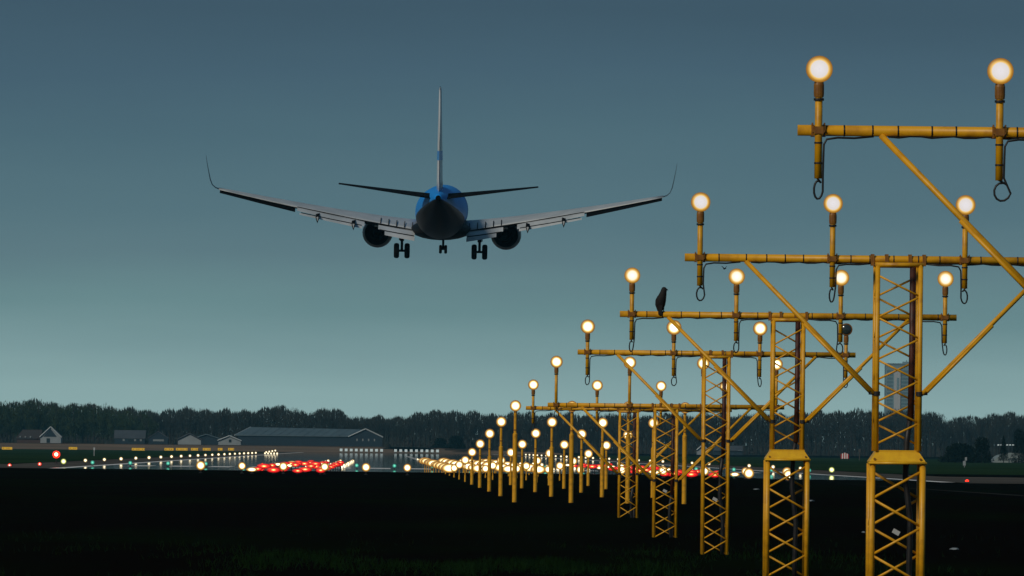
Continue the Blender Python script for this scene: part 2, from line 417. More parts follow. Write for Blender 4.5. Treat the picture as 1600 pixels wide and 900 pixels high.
gantry(5, .45, .10, (699 - (634 - .011 * 420)) / 115 * 1.5, False, GW, None, 'second farthest yellow gantry, lamps high above its crossbar, white plate on the mast')
gantry(6, .42, .36, (699 - (639 - .011 * 380)) / 100 * 1.5, False, GW, None, 'farthest and lowest yellow gantry, its crossbar just below the treetops')

# ------------------------------------------------------------------ single light posts
def post(x, d, z, label, group, lensm, rimm, k=1.0, cat='light post', rr=.062):
    g0 = gz(x, d)
    t = thing('approach_light_post', label, cat, (x, d, g0), group)
    h = z - g0
    hp = max(h - .12, .05)
    key = ('pole', round(h, 2), rr)
    def pm():
        b = MB(); b.lathe([(-.1, rr), (max(hp - .62, hp * .35), rr), (max(hp - .60, hp * .37), rr * .62), (hp, rr * .62)], 'Z', 12, cap=True)
        return b.me('pole', Y)
    link('pole', cached(key, pm), t)
    if h > .9:
        link('pole_collar', cached(('pc', rr), lambda: lathe_me('pole_collar', [(0, rr * .6), (0, rr * .8), (.03, rr * .8), (.03, rr * .6)], RUST)), t, (0, 0, hp * .78))
    if d < 420: link('housing', cached(('hs',), lambda: lathe_me('housing', [(0, .0), (0, .045), (.12, .045), (.12, 0)], RUST)), t, (0, 0, hp - .06))
    head_parts(t, (0, 0, h), lensm, rimm, k, wide=1.0 if n_of(d) < 15 else 1.5)  # far lenses widened so their glare merges into a strip
    return t
n_of = lambda d: (d - 81.7) / 30 + 1.5
rown = {7: 'nearest', 8: 'second', 9: 'third', 10: 'fourth', 11: 'fifth'}
for n in range(7, 25):
    for i in range(4):
        x = LEFT + i * W1
        if n <= 11:
            lb = '%s post from the left in the %s row of free-standing yellow lamp posts' % (['first', 'second', 'third', 'fourth'][i], rown[n])
            gp = 'free-standing yellow lamp posts'
        else:
            half = 'nearer' if n < 18 else 'farther'; colm = ['leftmost', 'second', 'third', 'rightmost'][i]
            lb = 'short post with a glaring warm lamp, %s column of four, %s half before the runway' % (colm, half); gp = 'short lamp posts, %s column, %s half' % (colm, half)
            if n < 15: lb = '%s of the four short lamp posts in row %s of the approach line' % (['leftmost', 'second', 'third', 'rightmost'][i], ORD[n - 7]); gp = 'short lamp posts before the runway'
        post(x, D(n), lampz(n) + random.uniform(-.015, .015), lb, gp, GW, None, 1.12 + .04 * (n - 6) + (random.uniform(0, .8) if n > 14 else 0), rr=.062 if n < 12 else .035)  # lamps grow with distance, bloom put into their size
def low_light(x, d, z, name, label, cat, group, lensm, rimm, k=1.0, wide=1):
    g0 = gz(x, d) if d < 640 else 0.02
    t = thing(name, label, cat, (x, d, g0), group)
    h = z - g0
    def stem():
        b = MB(); b.lathe([(-.02, .09), (.02, .09), (.04, .03), (h - .06, .03), (h, .07)], 'Z', 8); return b.me('stem', BLK)
    link('stem', cached(('stem', round(h, 2)), stem), t)
    head_parts(t, (0, 0, h), lensm, rimm, k, wide=wide)
    return t
# crossbar of low lights 300 m before the threshold
for s in (-1, 1):
    for k in range(6):
        x = CEN + s * (4.4 + k * 2.1)
        low_light(x, D(15), .78, 'crossbar_light', 'warm white crossbar light, %s out from the centre rows on the %s side' % (ORD[k], 'left' if s < 0 else 'right'),
                  'approach light', 'crossbar lights before the runway', GW, None, random.uniform(1.5, 1.9))
# red side rows: some lenses white for hot cores, all widened into glare streaks
for n in range(15, 25):
    for s in (-1, 1):
        for k in range(4):
            low_light(CEN + s * (8.8 + 1.15 * k) + random.uniform(-.15, .15), D(n), .60 + random.uniform(-.06, .06), 'side_row_light', '%s-file light of the red rows, %s half of the glowing patch %s of the approach line' % (('inner', 'second', 'third', 'outer')[k], 'near' if n < 20 else 'far', 'left' if s < 0 else 'right'),
                      'approach light', 'red side lights, %s, %s file, %s half' % ('left' if s < 0 else 'right', ('inner', 'second', 'third', 'outer')[k], 'near' if n < 20 else 'far'), GRD if (n + 3 * k) % 4 > 0 else GW, None, random.uniform(1.0, 1.5) if (n + 3 * k) % 4 > 0 else random.uniform(.8, 1.2), wide=random.uniform(1.6, 2.4))
# green threshold lights
for k in range(20):
    x = LX + .6 + k * 3.1
    low_light(x, 811, .30, 'threshold_light', 'green light %s along the runway threshold' % ('left of the red patch' if x < -3 else 'right of the red patch'), 'threshold light',
              'green threshold lights %s' % ('left of the red patch' if x < -3 else 'right of the red patch'), GGN, None, 1.3)
# edge lights and touchdown zone lights
for k in range(30):
    d = 807 + 60 * k
    for s, x in ((-1, -25.75), (1, 37.06)):
        if s < 0 and k > 21: continue
        first = k == 0
        lb = ('yellow-green light at the near corner of the %s runway edge' if first else 'white light in the row down the %s runway edge') % ('left' if s < 0 else 'right')
        low_light(x, d, .37, 'edge_light', lb, 'runway light', None if first else 'runway edge lights on the %s' % ('left' if s < 0 else 'right'),
                  GYG if first else GWH, None, 1.8 if first else (1.3 + min(k, 20) * .035 + random.uniform(-.15, .15)))
for k in range(7):
    for s in (-1, 1):
        for j in range(3):
            low_light(CEN + s * (9 + 1.5 * j), 840 + 60 * k, .09, 'touchdown_light', 'white light set in the runway surface beyond the %s red patch' % ('left' if s < 0 else 'right'), 'runway light',
                      'touchdown lights on the %s' % ('left' if s < 0 else 'right'), GWH, None, random.uniform(1.1, 1.7))
for k in range(12):
    low_light(CEN, 830 + 60 * k, .07, 'centreline_light', 'white light set in the runway centre line', 'runway light', 'runway centre line lights', GWH, None, 1.2)
for k in range(9):
    p = P(414 + (k % 5) * 4.4, 712.5 - (k // 5) * 6 - .8 * (k % 5), 2200)
    low_light(p.x, 2200 + 5 * k, max(p.z, .2), 'far_lamp', 'pale yellow lamp in the small cluster left of the long shed\'s foot', 'lamp', 'cluster of lamps far down the left edge', GWH, None, 2.0)

# ------------------------------------------------------------------ red lamps and other small lights
def beacon(px, py, d, r, label, em=None):
    p = P(px, py, d); g0 = gz(p.x, p.y)
    t = thing('obstruction_light', label, 'warning light', (p.x, p.y, g0))
    b = MB(); b.lathe([(0, .25), (.05, .25), (.06, .05), (p.z - g0 - r, .05)], 'Z', 8); b.obj('stem', BLK, t)
    b = MB(); h = p.z - g0
    b.lathe([(h - r, r * .3), (h - r * .8, r * .75), (h - r * .3, r), (h + r * .3, r), (h + r * .75, r * .7), (h + r, .01)], 'Z', 16)
    b.obj('lamp_dome', ERO, t, smooth=True)
    b = MB(); b.lathe([(h - r * .35, r * .4), (h, r * .5), (h + r * .35, r * .4)], 'Z', 10, cap=True)
    if em:
        b = MB(); b.lathe([(-r - .03, .001), (-r - .02, r * .45), (-r * .9, r * .5)], 'Y', 12, c=(0, 0, h)); b.obj('lens', em, t)
beacon(88, 710, 900, .34, 'large red warning light glowing in the dark grass at far left', E4)
beacon(15, 727, 760, .13, 'small red-orange light nearest the left edge of the view', E3)
beacon(62, 725, 790, .13, 'small red-orange light below and left of the large red light', E3)
beacon(410, 728, 780, .22, 'single red light just left of the red patch')
beacon(1511, 752, 620, .12, 'lone small red light on the dark ground at far right')
for px, py, lb in ((1170, 739.5, 'bright white light between the fourth gantry mast and the collared mast'), (1232, 742, 'bright white light seen through the lower mast of the gantry under the bird')):
    p = P(px, py, 500)
    low_light(p.x, 500, p.z, 'ground_lamp', lb, 'lamp', None, GW, None, 2.1)

# ------------------------------------------------------------------ airliner
BLUE = mat('airliner_blue', (.015, .27, .80), .35, col2=(.02, .30, .84), nscale=.6)
BEL = mat('belly_shade', (.010, .011, .013), .6, spec=.12, col2=(.006, .007, .008), nscale=.8)  # grey belly painted near-black to carry its underside shade
WH = mat('airliner_white', (.74, .79, .82), .35, col2=(.68, .73, .76), nscale=.7)
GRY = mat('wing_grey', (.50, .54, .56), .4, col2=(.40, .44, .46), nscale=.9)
DK = mat('wing_shade_and_dark_parts', (.004, .004, .005), .8, spec=.05)  # near-black shade colour for wing undersides, aileron, tailplane; also dark small parts
ENG = mat('nacelle', (.20, .215, .225), .4, spec=.2)
HOT = mat('exhaust_metal', (.003, .003, .003), .9, spec=.05)
TYR = mat('tyre', (.005, .005, .005), .9, spec=.1)
PD = 755.0
pc = P(690, 331, PD)
pl = thing('airliner', 'blue and white twin-engine airliner landing with its wheels and flaps down', 'airliner', pc)
pl.rotation_euler = (math.radians(2.0), math.radians(.4), math.radians(-1.1)); pl.scale = (1.012, 1, 1)
b = MB()
stations = [(19, .05, -.45), (18.7, .45, -.42), (18, .85, -.35), (16.8, 1.3, -.2), (15, 1.7, -.05), (13, 1.88, 0), (8, 1.9, 0), (0, 1.9, 0), (-6, 1.9, 0), (-8.5, 1.84, .06), (-11, 1.68, .2), (-13.5, 1.42, .42),
            (-16, 1.08, .70), (-18, .76, .95), (-19.5, .5, 1.12), (-20.4, .30, 1.22), (-20.7, .2, 1.24)]
rings = []
for (y, r, zc) in stations:
    rings.append([Vector((math.cos(a) * r, y, zc + math.sin(a) * r * 1.05)) for a in [2 * math.pi * k / 48 for k in range(48)]])
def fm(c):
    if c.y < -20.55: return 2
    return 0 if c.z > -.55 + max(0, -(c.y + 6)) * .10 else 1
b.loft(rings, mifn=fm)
def livery_shade():  # blue upper livery; underside shade painted in near-black below a rising line
    m = bpy.data.materials.new('blue_livery_and_shade'); m.use_nodes = True; t = m.node_tree; p = t.nodes['Principled BSDF']
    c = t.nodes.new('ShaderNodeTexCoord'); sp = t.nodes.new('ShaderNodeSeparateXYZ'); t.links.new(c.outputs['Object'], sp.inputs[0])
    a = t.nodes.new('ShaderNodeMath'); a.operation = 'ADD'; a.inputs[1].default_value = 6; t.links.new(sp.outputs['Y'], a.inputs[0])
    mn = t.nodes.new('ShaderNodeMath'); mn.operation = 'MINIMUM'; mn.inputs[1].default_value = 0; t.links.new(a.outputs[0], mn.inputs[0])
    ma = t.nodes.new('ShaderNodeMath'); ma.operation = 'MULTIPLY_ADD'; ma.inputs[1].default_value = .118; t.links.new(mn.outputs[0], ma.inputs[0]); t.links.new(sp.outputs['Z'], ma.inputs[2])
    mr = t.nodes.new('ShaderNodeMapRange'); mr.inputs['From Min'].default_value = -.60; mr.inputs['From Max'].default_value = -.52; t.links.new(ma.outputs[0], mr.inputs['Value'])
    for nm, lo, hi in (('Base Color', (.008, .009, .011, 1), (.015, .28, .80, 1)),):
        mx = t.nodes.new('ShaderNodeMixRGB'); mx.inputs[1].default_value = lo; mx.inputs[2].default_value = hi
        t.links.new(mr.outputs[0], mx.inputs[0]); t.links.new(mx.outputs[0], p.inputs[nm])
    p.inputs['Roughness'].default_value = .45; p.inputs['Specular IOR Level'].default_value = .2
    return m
LV = livery_shade()
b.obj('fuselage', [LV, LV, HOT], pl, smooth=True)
b = MB(); b.lathe([(-20.68, .001), (-20.78, .06), (-20.72, .18), (-20.5, .22)], 'Y', 14, c=(0, 0, 1.24)); b.obj('tail_exhaust', HOT, pl)
def foil(x, yl, yt, z, th, tw=0, n=7):
    """aerofoil ring at span x, leading edge yl, trailing edge yt"""
    c = yl - yt; pts = []
    prof = [(0, 0), (.03, .35), (.12, .75), (.30, 1), (.55, .8), (.8, .38), (1, .03)]
    for t, h in prof: pts.append(Vector((x, yl - t * c, z + h * th * .5 - tw * (t - .25) * c)))
    for t, h in reversed(prof[1:-1]): pts.append(Vector((x, yl - t * c, z - h * th * .45 - tw * (t - .25) * c)))
    return pts
def updn(a, c):
    return lambda p: a
def wingsec(t):
    x = 1.5 + (16.7 - 1.5) * t
    yl = 4.6 - (x - 1.5) * .545 if x > 5 else 4.9 - (x - 1.5) * .63
    yt = -3.0 if x < 5.3 else -3.0 - (x - 5.3) * .235
    z = -1.22 + 2.62 * (t ** 1.2) + .12 * t
    th = .95 * (1 - t) + .17
    return x, yl, yt, z, th
NAMES = {-1: 'left', 1: 'right'}
for s in (-1, 1):
    rings = []
    for q in range(15):
        x, yl, yt, z, th = wingsec(q / 14)
        rings.append([Vector((p.x * s, p.y, p.z)) for p in foil(x, yl, yt, z, th, .05)])
    b = MB(); b.loft(rings)
    n = len(rings[0])
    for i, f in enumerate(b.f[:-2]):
        k = i % n; b.m[i] = 0 if k < 6 else 1  # lower faces near-black, shade put into the colour
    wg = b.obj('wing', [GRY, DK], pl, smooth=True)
    # winglet
    x, yl, yt, z, th = wingsec(1); rings = []
    for dx, dz, c, yb in ((0, 0, 1, 0), (.25, .08, .95, -.1), (.5, .30, .85, -.3), (.66, .7, .72, -.6), (.80, 1.4, .5, -1.1), (.92, 2.1, .34, -1.55), (.98, 2.55, .2, -1.9)):
        ch = (yl - yt) * c; y0 = yl + yb; tk = .10 * c
        rr = []
        for p in foil(0, y0, y0 - ch, 0, tk):
            # blend thickness from vertical to sideways
            k = min(1, dz / .7)
            rr.append(Vector((s * (x + dx - p.z * k), p.y, z + dz + p.z * (1 - k) - .02)))
        rings.append(rr)
    b = MB(); b.loft(rings); b.obj('winglet', mat('winglet_paint', (.04, .055, .07), .5) if s < 0 else MATS['winglet_paint'], pl, smooth=True)
    # aileron region: drooped strip, near-black from painted shade
    def panel(name, t0, t1, dy, dz, ch0, ch1, ang, m, thick=.07, sl=0, par=pl):
        b = MB(); rings = []
        for t, ch in ((t0, ch0), ((t0 + t1) / 2, (ch0 + ch1) / 2), (t1, ch1)):
            x, yl, yt, z, th = wingsec(t); z -= .05 * .75 * (yl - yt)
            y0, z0 = yt + dy, z + dz
            ca, sa = math.cos(ang), math.sin(ang)
            pts = []
            for u, h in ((0, 0), (.06, .8), (.3, 1), (.7, .6), (1, .05), (.7, -.3), (.3, -.6), (.06, -.6)):
                pts.append(Vector((s * x, y0 - u * ch * ca + h * thick * sa, z0 - u * ch * sa + h * thick * ca)))
            rings.append(pts)
        b.loft(rings); return b.obj(name, m, par, smooth=False)
    T = lambda x: (x - 1.5) / 15.2
    panel('aileron', T(10.95), T(16.6), .35, .03, .75, .50, .55, DK, .05)
    panel('inboard_flap', T(1.95), T(4.7), .15, -.06, 1.1, 1.0, .30, GRY, .10)
    panel('inboard_flap', T(1.95), T(4.2), -.98, -.43, .60, .5, .55, GRY, .06)
    panel('outboard_flap', T(5.75), T(10.8), .15, -.02, 1.0, .62, .34, GRY, .09)
    panel('outboard_flap', T(5.9), T(10.6), -.85, -.36, .32, .20, .60, GRY, .05)
    panel('flap_gap_dark_strip', T(2.0), T(10.8), .22, .075, .16, .12, .5, DK, .03)
    for k, xx in enumerate((2.2, 2.95, 3.7)[:0]):
        panel('spoiler', T(xx), T(xx + .6), 1.35, .30, .9, .9, -.10, GRY, .05)
    panel('flap_slot_dark_strip', T(5.95), T(10.5), -.74, -.30, .12, .10, .5, DK, .05)
    panel('flap_slot_dark_strip', T(2.0), T(4.6), -.84, -.36, .14, .12, .5, DK, .05)
    for xx in (2.15, 2.75, 3.35, 3.95, 4.55):
        t = T(xx); x, yl, yt, z, th = wingsec(t); b = MB(); zt = z - .05 * .45 * (yl - yt) + th * .42
        b.tube([(s * x, yt + 2.4, zt + .02), (s * x, yt + .5, z - .05 * .7 * (yl - yt) + th * .13)], .035, 5); b.obj('spoiler_gap', DK, wg)
    # flap track fairings
    for xx in (6.55, 9.25):
        t = T(xx); x, yl, yt, z, th = wingsec(t)
        b = MB(); rr = []
        for y, w, zt, zb in ((1.6, .03, -.05, -.1), (.8, .10, -.05, -.30), (-.2, .14, -.25, -.65), (-.9, .14, -.40, -.86), (-1.35, .15, -.42, -1.0)):
            rr.append([Vector((s * x - w, yt + y, z + zt)), Vector((s * x + w, yt + y, z + zt)), Vector((s * x + w * .7, yt + y, z + (zt + zb) / 2)), Vector((s * x, yt + y, z + zb)), Vector((s * x - w * .7, yt + y, z + (zt + zb) / 2))])
        b.loft(rr); b.obj('flap_fairing', DK, pl)
        b = MB(); y = -1.352
        b.add([(s * x - .08, yt + y, z - .50), (s * x + .08, yt + y, z - .50), (s * x, yt + y, z - .85)], [(0, 1, 2)]); b.obj('fairing_tip', GRY, pl)
    # engine
    ez = -1.72; ex = s * 4.88
    b = MB(); b.lathe([(4.9, .86), (5.2, .92), (5.15, 1.0), (4.6, 1.10), (3.4, 1.16), (2.0, 1.10), (.9, .93), (.88, .88), (1.5, .86), (2.6, .8)], 'Y', 28, c=(ex, 0, ez)); en = b.obj('engine', [ENG], pl, smooth=True)
    b = MB(); b.lathe([(2.6, .85), (2.59, .40), (2.6, .01)], 'Y', 24, c=(ex, 0, ez)); b.lathe([(2.6, .62), (1.0, .60), (.2, .46), (.18, .42), (.9, .3)], 'Y', 24, c=(ex, 0, ez))
    b.lathe([(.9, .34), (.2, .20), (-.5, .01)], 'Y', 18, c=(ex, 0, ez)); b.obj('exhaust_nozzle', HOT, en, smooth=True)
    b = MB(); b.lathe([(.87, .925), (.86, .86)], 'Y', 28, c=(ex, 0, ez)); b.lathe([(.9, .87), (.95, .35)], 'Y', 28, c=(ex, 0, ez)); b.obj('nozzle_shadow_ring', HOT, en)
    b = MB(); b.box((ex - .14, -1.6, ez + .5), (ex + .14, 4.2, ez + .72)); b.obj('pylon', GRY, en)
    # main landing gear
    gx = s * 2.93
    b = MB(); b.tube([(gx, -1.6, -1.1), (gx, -1.7, -2.25)], .16, 10); b.tube([(gx, -1.7, -2.2), (gx, -1.7, -3.0)], .10, 10)
    b.tube([(gx - .42, -1.7, -3.0), (gx + .42, -1.7, -3.0)], .09, 10)
    b.tube([(gx, -1.7, -2.1), (gx + s * .45, -1.7, -1.80), (gx + s * .95, -1.6, -1.72), (gx + s * 1.3, -1.5, -1.45)], .07, 8)
    b.tube([(gx, -1.95, -2.2), (gx, -2.15, -2.55), (gx, -1.9, -2.9)], .05, 8)
    gr = b.obj('main_gear', DK, pl)
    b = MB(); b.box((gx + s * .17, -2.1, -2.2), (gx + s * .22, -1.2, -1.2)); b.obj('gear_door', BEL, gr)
    for w in (-1, 1):
        b = MB(); cx = gx + w * .40
        b.lathe([(-.19, .30), (-.20, .46), (-.15, .55), (-.05, .58), (.05, .58), (.15, .55), (.20, .46), (.19, .30)], 'X', 24, c=(cx, -1.7, -3.0), cap=True)
        b.obj('wheel', TYR, gr, smooth=True)
    # tailplane
    rings = [[Vector((p.x * s, p.y, p.z)) for p in foil(x, yl, yt, z, th, .06)] for x, yl, yt, z, th in
             ((.3, -14.8, -18.7, 1.33, .42), (2, -15.8, -19.1, 1.53, .33), (4.5, -17.4, -19.7, 1.84, .22), (7.35, -19.2, -20.4, 2.20, .11))]
    b = MB(); b.loft(rings); n = len(rings[0])
    for i, f in enumerate(b.f[:-2]): b.m[i] = 1  # whole tailplane near-black, its shade put into the colour
    b.obj('tailplane', [GRY, DK], pl, smooth=True)
# fin
def finring(z, yl, yt, th):
    return [Vector((p.z, p.y, z)) for p in foil(0, yl, yt, 0, th)]
b = MB(); b.loft([finring(1.5, -11.0, -18.6, .5), finring(2.6, -13.4, -18.8, .46), finring(5.5, -15.6, -19.7, .36), finring(9.35, -18.6, -20.9, .20), finring(9.5, -18.9, -20.9, .08)])
fin = b.obj('tail_fin', WH, pl, smooth=True)
def fin_t(z):
    k = (z - 2.6) / 6.75; yl = -13.4 - 5.2 * k; yt = -18.8 - 2.1 * k; return yl, yt, .46 - .26 * k
b = MB(); rr = []
for z in (4.05, 4.75):
    yl, yt, th = fin_t(z); rr.append([p for p in [Vector((q.x * 1.10, q.y, z)) for q in finring(z, yl, yt, th)]])
b.loft(rr, cap=False); b.obj('blue_tail_mark', BLUE, fin)
b = MB(); b.add([(-.02, -20.95, 9.3), (.02, -20.95, 9.3), (.03, -20.3, 9.56), (-.03, -20.3, 9.56)], [(0, 1, 2, 3)]); b.obj('fin_tip', DK, fin)
# dorsal strip
b = MB(); b.loft([[Vector((-.05, -7, 1.95)), Vector((.05, -7, 1.95)), Vector((0, -7, 2.0))], [Vector((-.15, -12.5, 1.7)), Vector((.15, -12.5, 1.7)), Vector((0, -13.6, 2.9))]]); b.obj('dorsal_fin', WH, pl)
# wing root fairing
b = MB(); rr = []
for y, w, h in ((7.5, .6, .2), (5.5, 1.9, .55), (2, 2.25, .75), (-2, 2.3, .8), (-5, 1.9, .6), (-7.5, .7, .2)):
    rr.append([Vector((math.cos(a) * w, y, -1.35 + math.sin(a) * h)) for a in [2 * math.pi * k / 20 for k in range(20)]])
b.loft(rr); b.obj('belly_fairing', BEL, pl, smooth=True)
# nose gear
b = MB(); b.tube([(0, 12.6, -1.5), (0, 12.5, -3.05)], .09, 8); b.tube([(-.2, 12.5, -3.05), (.2, 12.5, -3.05)], .06, 8); b.box((-.35, 12.3, -2.3), (-.31, 13.6, -1.7)); b.box((.31, 12.3, -2.3), (.35, 13.6, -1.7))
ng = b.obj('nose_gear', DK, pl)
for w in (-1, 1):
    b = MB(); b.lathe([(-.10, .15), (-.11, .28), (-.06, .34), (.06, .34), (.11, .28), (.10, .15)], 'X', 18, c=(w * .20, 12.5, -3.05), cap=True); b.obj('wheel', TYR, ng, smooth=True)
# antenna blades
for y, sc in ((4, 1), (-4, .8)):
    b = MB(); b.add([(-.02, y, 1.98), (.02, y, 1.98), (.01, y - .3, 2.3), (-.01, y - .3, 2.3), (-.02, y - .5, 1.98), (.02, y - .5, 1.98)], [(0, 1, 2, 3), (3, 2, 5, 4), (0, 3, 4), (1, 5, 2)]); b.obj('antenna', BLK, pl)

# ------------------------------------------------------------------ birds
def bird_perched():
    d = D(3); p = P(1034, 497, d)
    BF = mat('bird_plumage', (.0035, .003, .003), .8, bump=.4, nscale=60)
    bz = CAMZ + (699 - (493 - .011 * 630)) / 163.5 * 1.5 + .045
    t = thing('bird', 'black bird of prey perched upright on a yellow crossbar, head turned right', 'bird', (p.x, d - .005, bz))
    b = MB(); rr = []
    t.scale = (.86, .86, .90)
    # spine from tail tip up to the head
    st = [(-.030, .03, -.050, .020, .010), (-.028, .02, .0, .034, .020), (-.030, .01, .04, .058, .045), (-.026, 0, .09, .078, .062), (-.020, -.01, .15, .084, .072), (-.010, -.02, .20, .080, .070),
          (.002, -.025, .245, .072, .062), (.013, -.03, .28, .062, .054), (.022, -.03, .31, .053, .050), (.030, -.03, .338, .051, .048), (.033, -.03, .362, .044, .042), (.032, -.03, .382, .028, .028), (.031, -.03, .390, .004, .004)]
    for x, y, z, rx, ry in st:
        rr.append([Vector((x + math.cos(a) * rx, y + math.sin(a) * ry, z)) for a in [2 * math.pi * k / 16 for k in range(16)]])
    b.loft(rr)
    b.obj('body', BF, t, smooth=True)
    b = MB(); b.loft([[Vector((.072, -.03 + c * .018, .350 + s_ * .014)) for c, s_ in ((1, 0), (.5, .9), (-.5, .9), (-1, 0), (-.5, -.9), (.5, -.9))],
                      [Vector((.094, -.03 + c * .011, .343 + s_ * .009)) for c, s_ in ((1, 0), (.5, .9), (-.5, .9), (-1, 0), (-.5, -.9), (.5, -.9))],
                      [Vector((.103, -.03 + c * .002, .325 + s_ * .002)) for c, s_ in ((1, 0), (.5, .9), (-.5, .9), (-1, 0), (-.5, -.9), (.5, -.9))]])
    b.obj('beak', mat('beak_horn', (.03, .03, .028), .4), t)
    for s in (-1, 1):
        b = MB(); rr = []
        for x, y, z, rx, ry in ((-.01 + s * .045, 0, .245, .02, .03), (-.02 + s * .066, 0, .18, .024, .055), (-.028 + s * .062, .01, .10, .022, .050), (-.032 + s * .035, .02, .03, .016, .032), (-.034 + s * .012, .03, -.055, .006, .012)):
            rr.append([Vector((x + math.cos(a) * rx, y + math.sin(a) * ry, z)) for a in [2 * math.pi * k / 10 for k in range(10)]])
        b.loft(rr); b.obj('wing', BF, t, smooth=True)
        b = MB(); b.tube([(.0 + s * .028, -.02, .06), (s * .028, -.015, .012), (s * .028, -.02, .004)], [.014, .008, .007], 6)
        for q in (-1, 0, 1): b.tube([(s * .028, -.018, .006), (s * .028 + q * .012, -.05, .0)], .004, 5)
        b.obj('leg', BLK, t)
        b = MB(); b.lathe([(-.004, .001), (-.002, .005), (.002, .005), (.004, .001)], 'Y', 8, c=(.052, -.03 + s * .043, .356)); b.obj('eye', BLK, t)
    b = MB(); rr = []
    for x, z, w in ((-.026, .10, .035), (-.030, .03, .032), (-.034, -.03, .030), (-.036, -.055, .024)):
        rr.append([Vector((x - w, -.075, z)), Vector((x + w, -.075, z)), Vector((x + w, -.060, z)), Vector((x - w, -.060, z))])
    b.loft(rr); b.obj('tail', BF, t)
bird_perched()
def bird_fly():
    p = P(1132, 420, 330)
    t = thing('flying_bird', 'tiny dark bird flying just below the second crossbar', 'bird', p)
    BF = MATS['bird_plumage']
    b = MB(); rr = [[Vector((x, math.cos(a) * r, z + math.sin(a) * r)) for a in [2 * math.pi * k / 8 for k in range(8)]] for x, z, r in ((-.09, .0, .003), (-.06, 0, .014), (0, 0, .026), (.05, .01, .018), (.075, .015, .016), (.10, .012, .002))]
    b.loft(rr); b.obj('body', BF, t, smooth=True)
    for s in (-1, 1):
        b = MB(); b.add([(-.02, s * .01, .01), (.03, s * .01, .012), (.02 , s * .07, .065), (-.02, s * .12, .10), (-.03, s * .07, .055)], [(0, 1, 2, 3, 4)])
        b.add([(-.02, s * .01, .006), (.03, s * .01, .008), (.02, s * .07, .061), (-.02, s * .12, .099), (-.03, s * .07, .051)], [(4, 3, 2, 1, 0)]); b.obj('wing', BF, t)
    t.rotation_euler = (0, 0, .9)
bird_fly()

# ------------------------------------------------------------------ far trees
BARK = mat('far_bark', (.035, .032, .028), 1, spec=0)
TW = mat('bare_twigs', (.030, .037, .034), 1, spec=0, col2=(.044, .047, .040), nscale=.5)
TG = mat('spring_leaves', (.024, .040, .018), 1, spec=0, col2=(.042, .060, .024), nscale=.4)
DG = mat('dark_evergreen', (.005, .009, .006), 1, spec=0, col2=(.009, .016, .009), nscale=1)
def crown_mesh(name, h, w, seed, m, dens=260, low=.16, slim=True, leaf=.16):
    rnd = random.Random(seed); v = []; f = []
    limbs = []
    for k in range(13):
        z0 = h * (low + .45 * rnd.random()); a = rnd.random() * 6.283; ln = h * rnd.uniform(.25, .5)
        sp = rnd.uniform(.10, .50) * w
        limbs.append((Vector((0, 0, z0)), Vector((math.cos(a) * sp, math.sin(a) * sp, min(z0 + ln, h * (rnd.uniform(.90, 1.0) - .15 * (sp / w)))))))
    limbs.append((Vector((0, 0, h * low)), Vector((0, 0, h * .97))))
    b = MB()
    for p, q in limbs: b.tube([p, p.lerp(q, .5) + Vector((rnd.uniform(-.2, .2), 0, .2)), q], [.09, .06, .03], 4)
    for k in range(dens * 4):
        p, q = rnd.choice(limbs); t = rnd.random() ** .7; c = p.lerp(q, t)
        r = w * .26 * (1 - .35 * t)
        a = rnd.random() * 6.283; c2 = c + Vector((math.cos(a) * r * rnd.random(), math.sin(a) * r * rnd.random(), 0))
        ln = rnd.uniform(.3, .95) if slim else rnd.uniform(.3, .7)
        dx = Vector((rnd.uniform(-.3, .3), rnd.uniform(-.3, .3), ln)) if slim else Vector((rnd.uniform(-.6, .6), rnd.uniform(-.6, .6), rnd.uniform(-.3, .5)))
        a2 = rnd.random() * 3.14; wv = Vector((math.cos(a2), math.sin(a2), 0)) * (rnd.uniform(.5, 1) * leaf)
        b.add([c2 - wv, c2 + wv, c2 + dx + wv * .3, c2 + dx - wv * .3], [(0, 1, 2, 3)])
    return mesh(name, b.v, b.f, m)
def trunk_mesh(h):
    b = MB(); b.tube([(0, 0, -.3), (0, 0, h * .3), (.1, 0, h * .7), (0, 0, h * .95)], [.28, .22, .12, .04], 6); return b.me('trunk', BARK)
TRK = trunk_mesh(14)
CR = [crown_mesh('crown', 14, 6.5, s, TW, leaf=.055) for s in range(6)]
CG = [crown_mesh('crown', 14, 8.0, 20 + s, TG, dens=420, low=.08, leaf=.12) for s in range(4)]
prof = [(-60, 628), (0, 627), (50, 625), (110, 631), (160, 632), (230, 641), (300, 638), (380, 641), (430, 634), (480, 643), (520, 638), (560, 652), (620, 650), (660, 645), (690, 639), (760, 646), (830, 644), (900, 646), (1000, 648), (1240, 645),
        (1300, 641), (1400, 640), (1455, 642), (1484, 658), (1500, 650), (1560, 646), (1660, 646)]
def topy(px):
    for (a, ya), (c, yc) in zip(prof, prof[1:]):
        if a <= px <= c: return ya + (yc - ya) * (px - a) / (c - a)
    return 645
LM = [(30, 'at the left edge of the view'), (100, 'behind the white gabled farmhouse'), (180, 'right of the farmhouse'), (228, 'behind the long low farm building'), (275, 'behind the farm building with the white band'),
      (372, 'behind the small pale sheds'), (430, 'behind the left end of the long shed'), (490, 'behind the left middle of the long shed'), (545, 'behind the right middle of the long shed'), (600, 'behind the long shed gable'),
      (650, 'right of the long shed'), (720, 'behind the dark green bush'), (780, 'left of the free-standing lamp posts'), (860, 'behind the first lamp posts'), (960, 'behind the middle lamp posts'), (1060, 'behind the farthest gantry'),
      (1110, 'behind the small gabled house'), (1190, 'left of the mast under the bird'), (1260, 'behind the mast under the bird'), (1360, 'above the striped board'), (1440, 'in front of the office tower'), (1485, 'left of the gap in the wood'), (1545, 'behind the dark bushes'), (9999, 'at the right edge of the view')]
px = -40
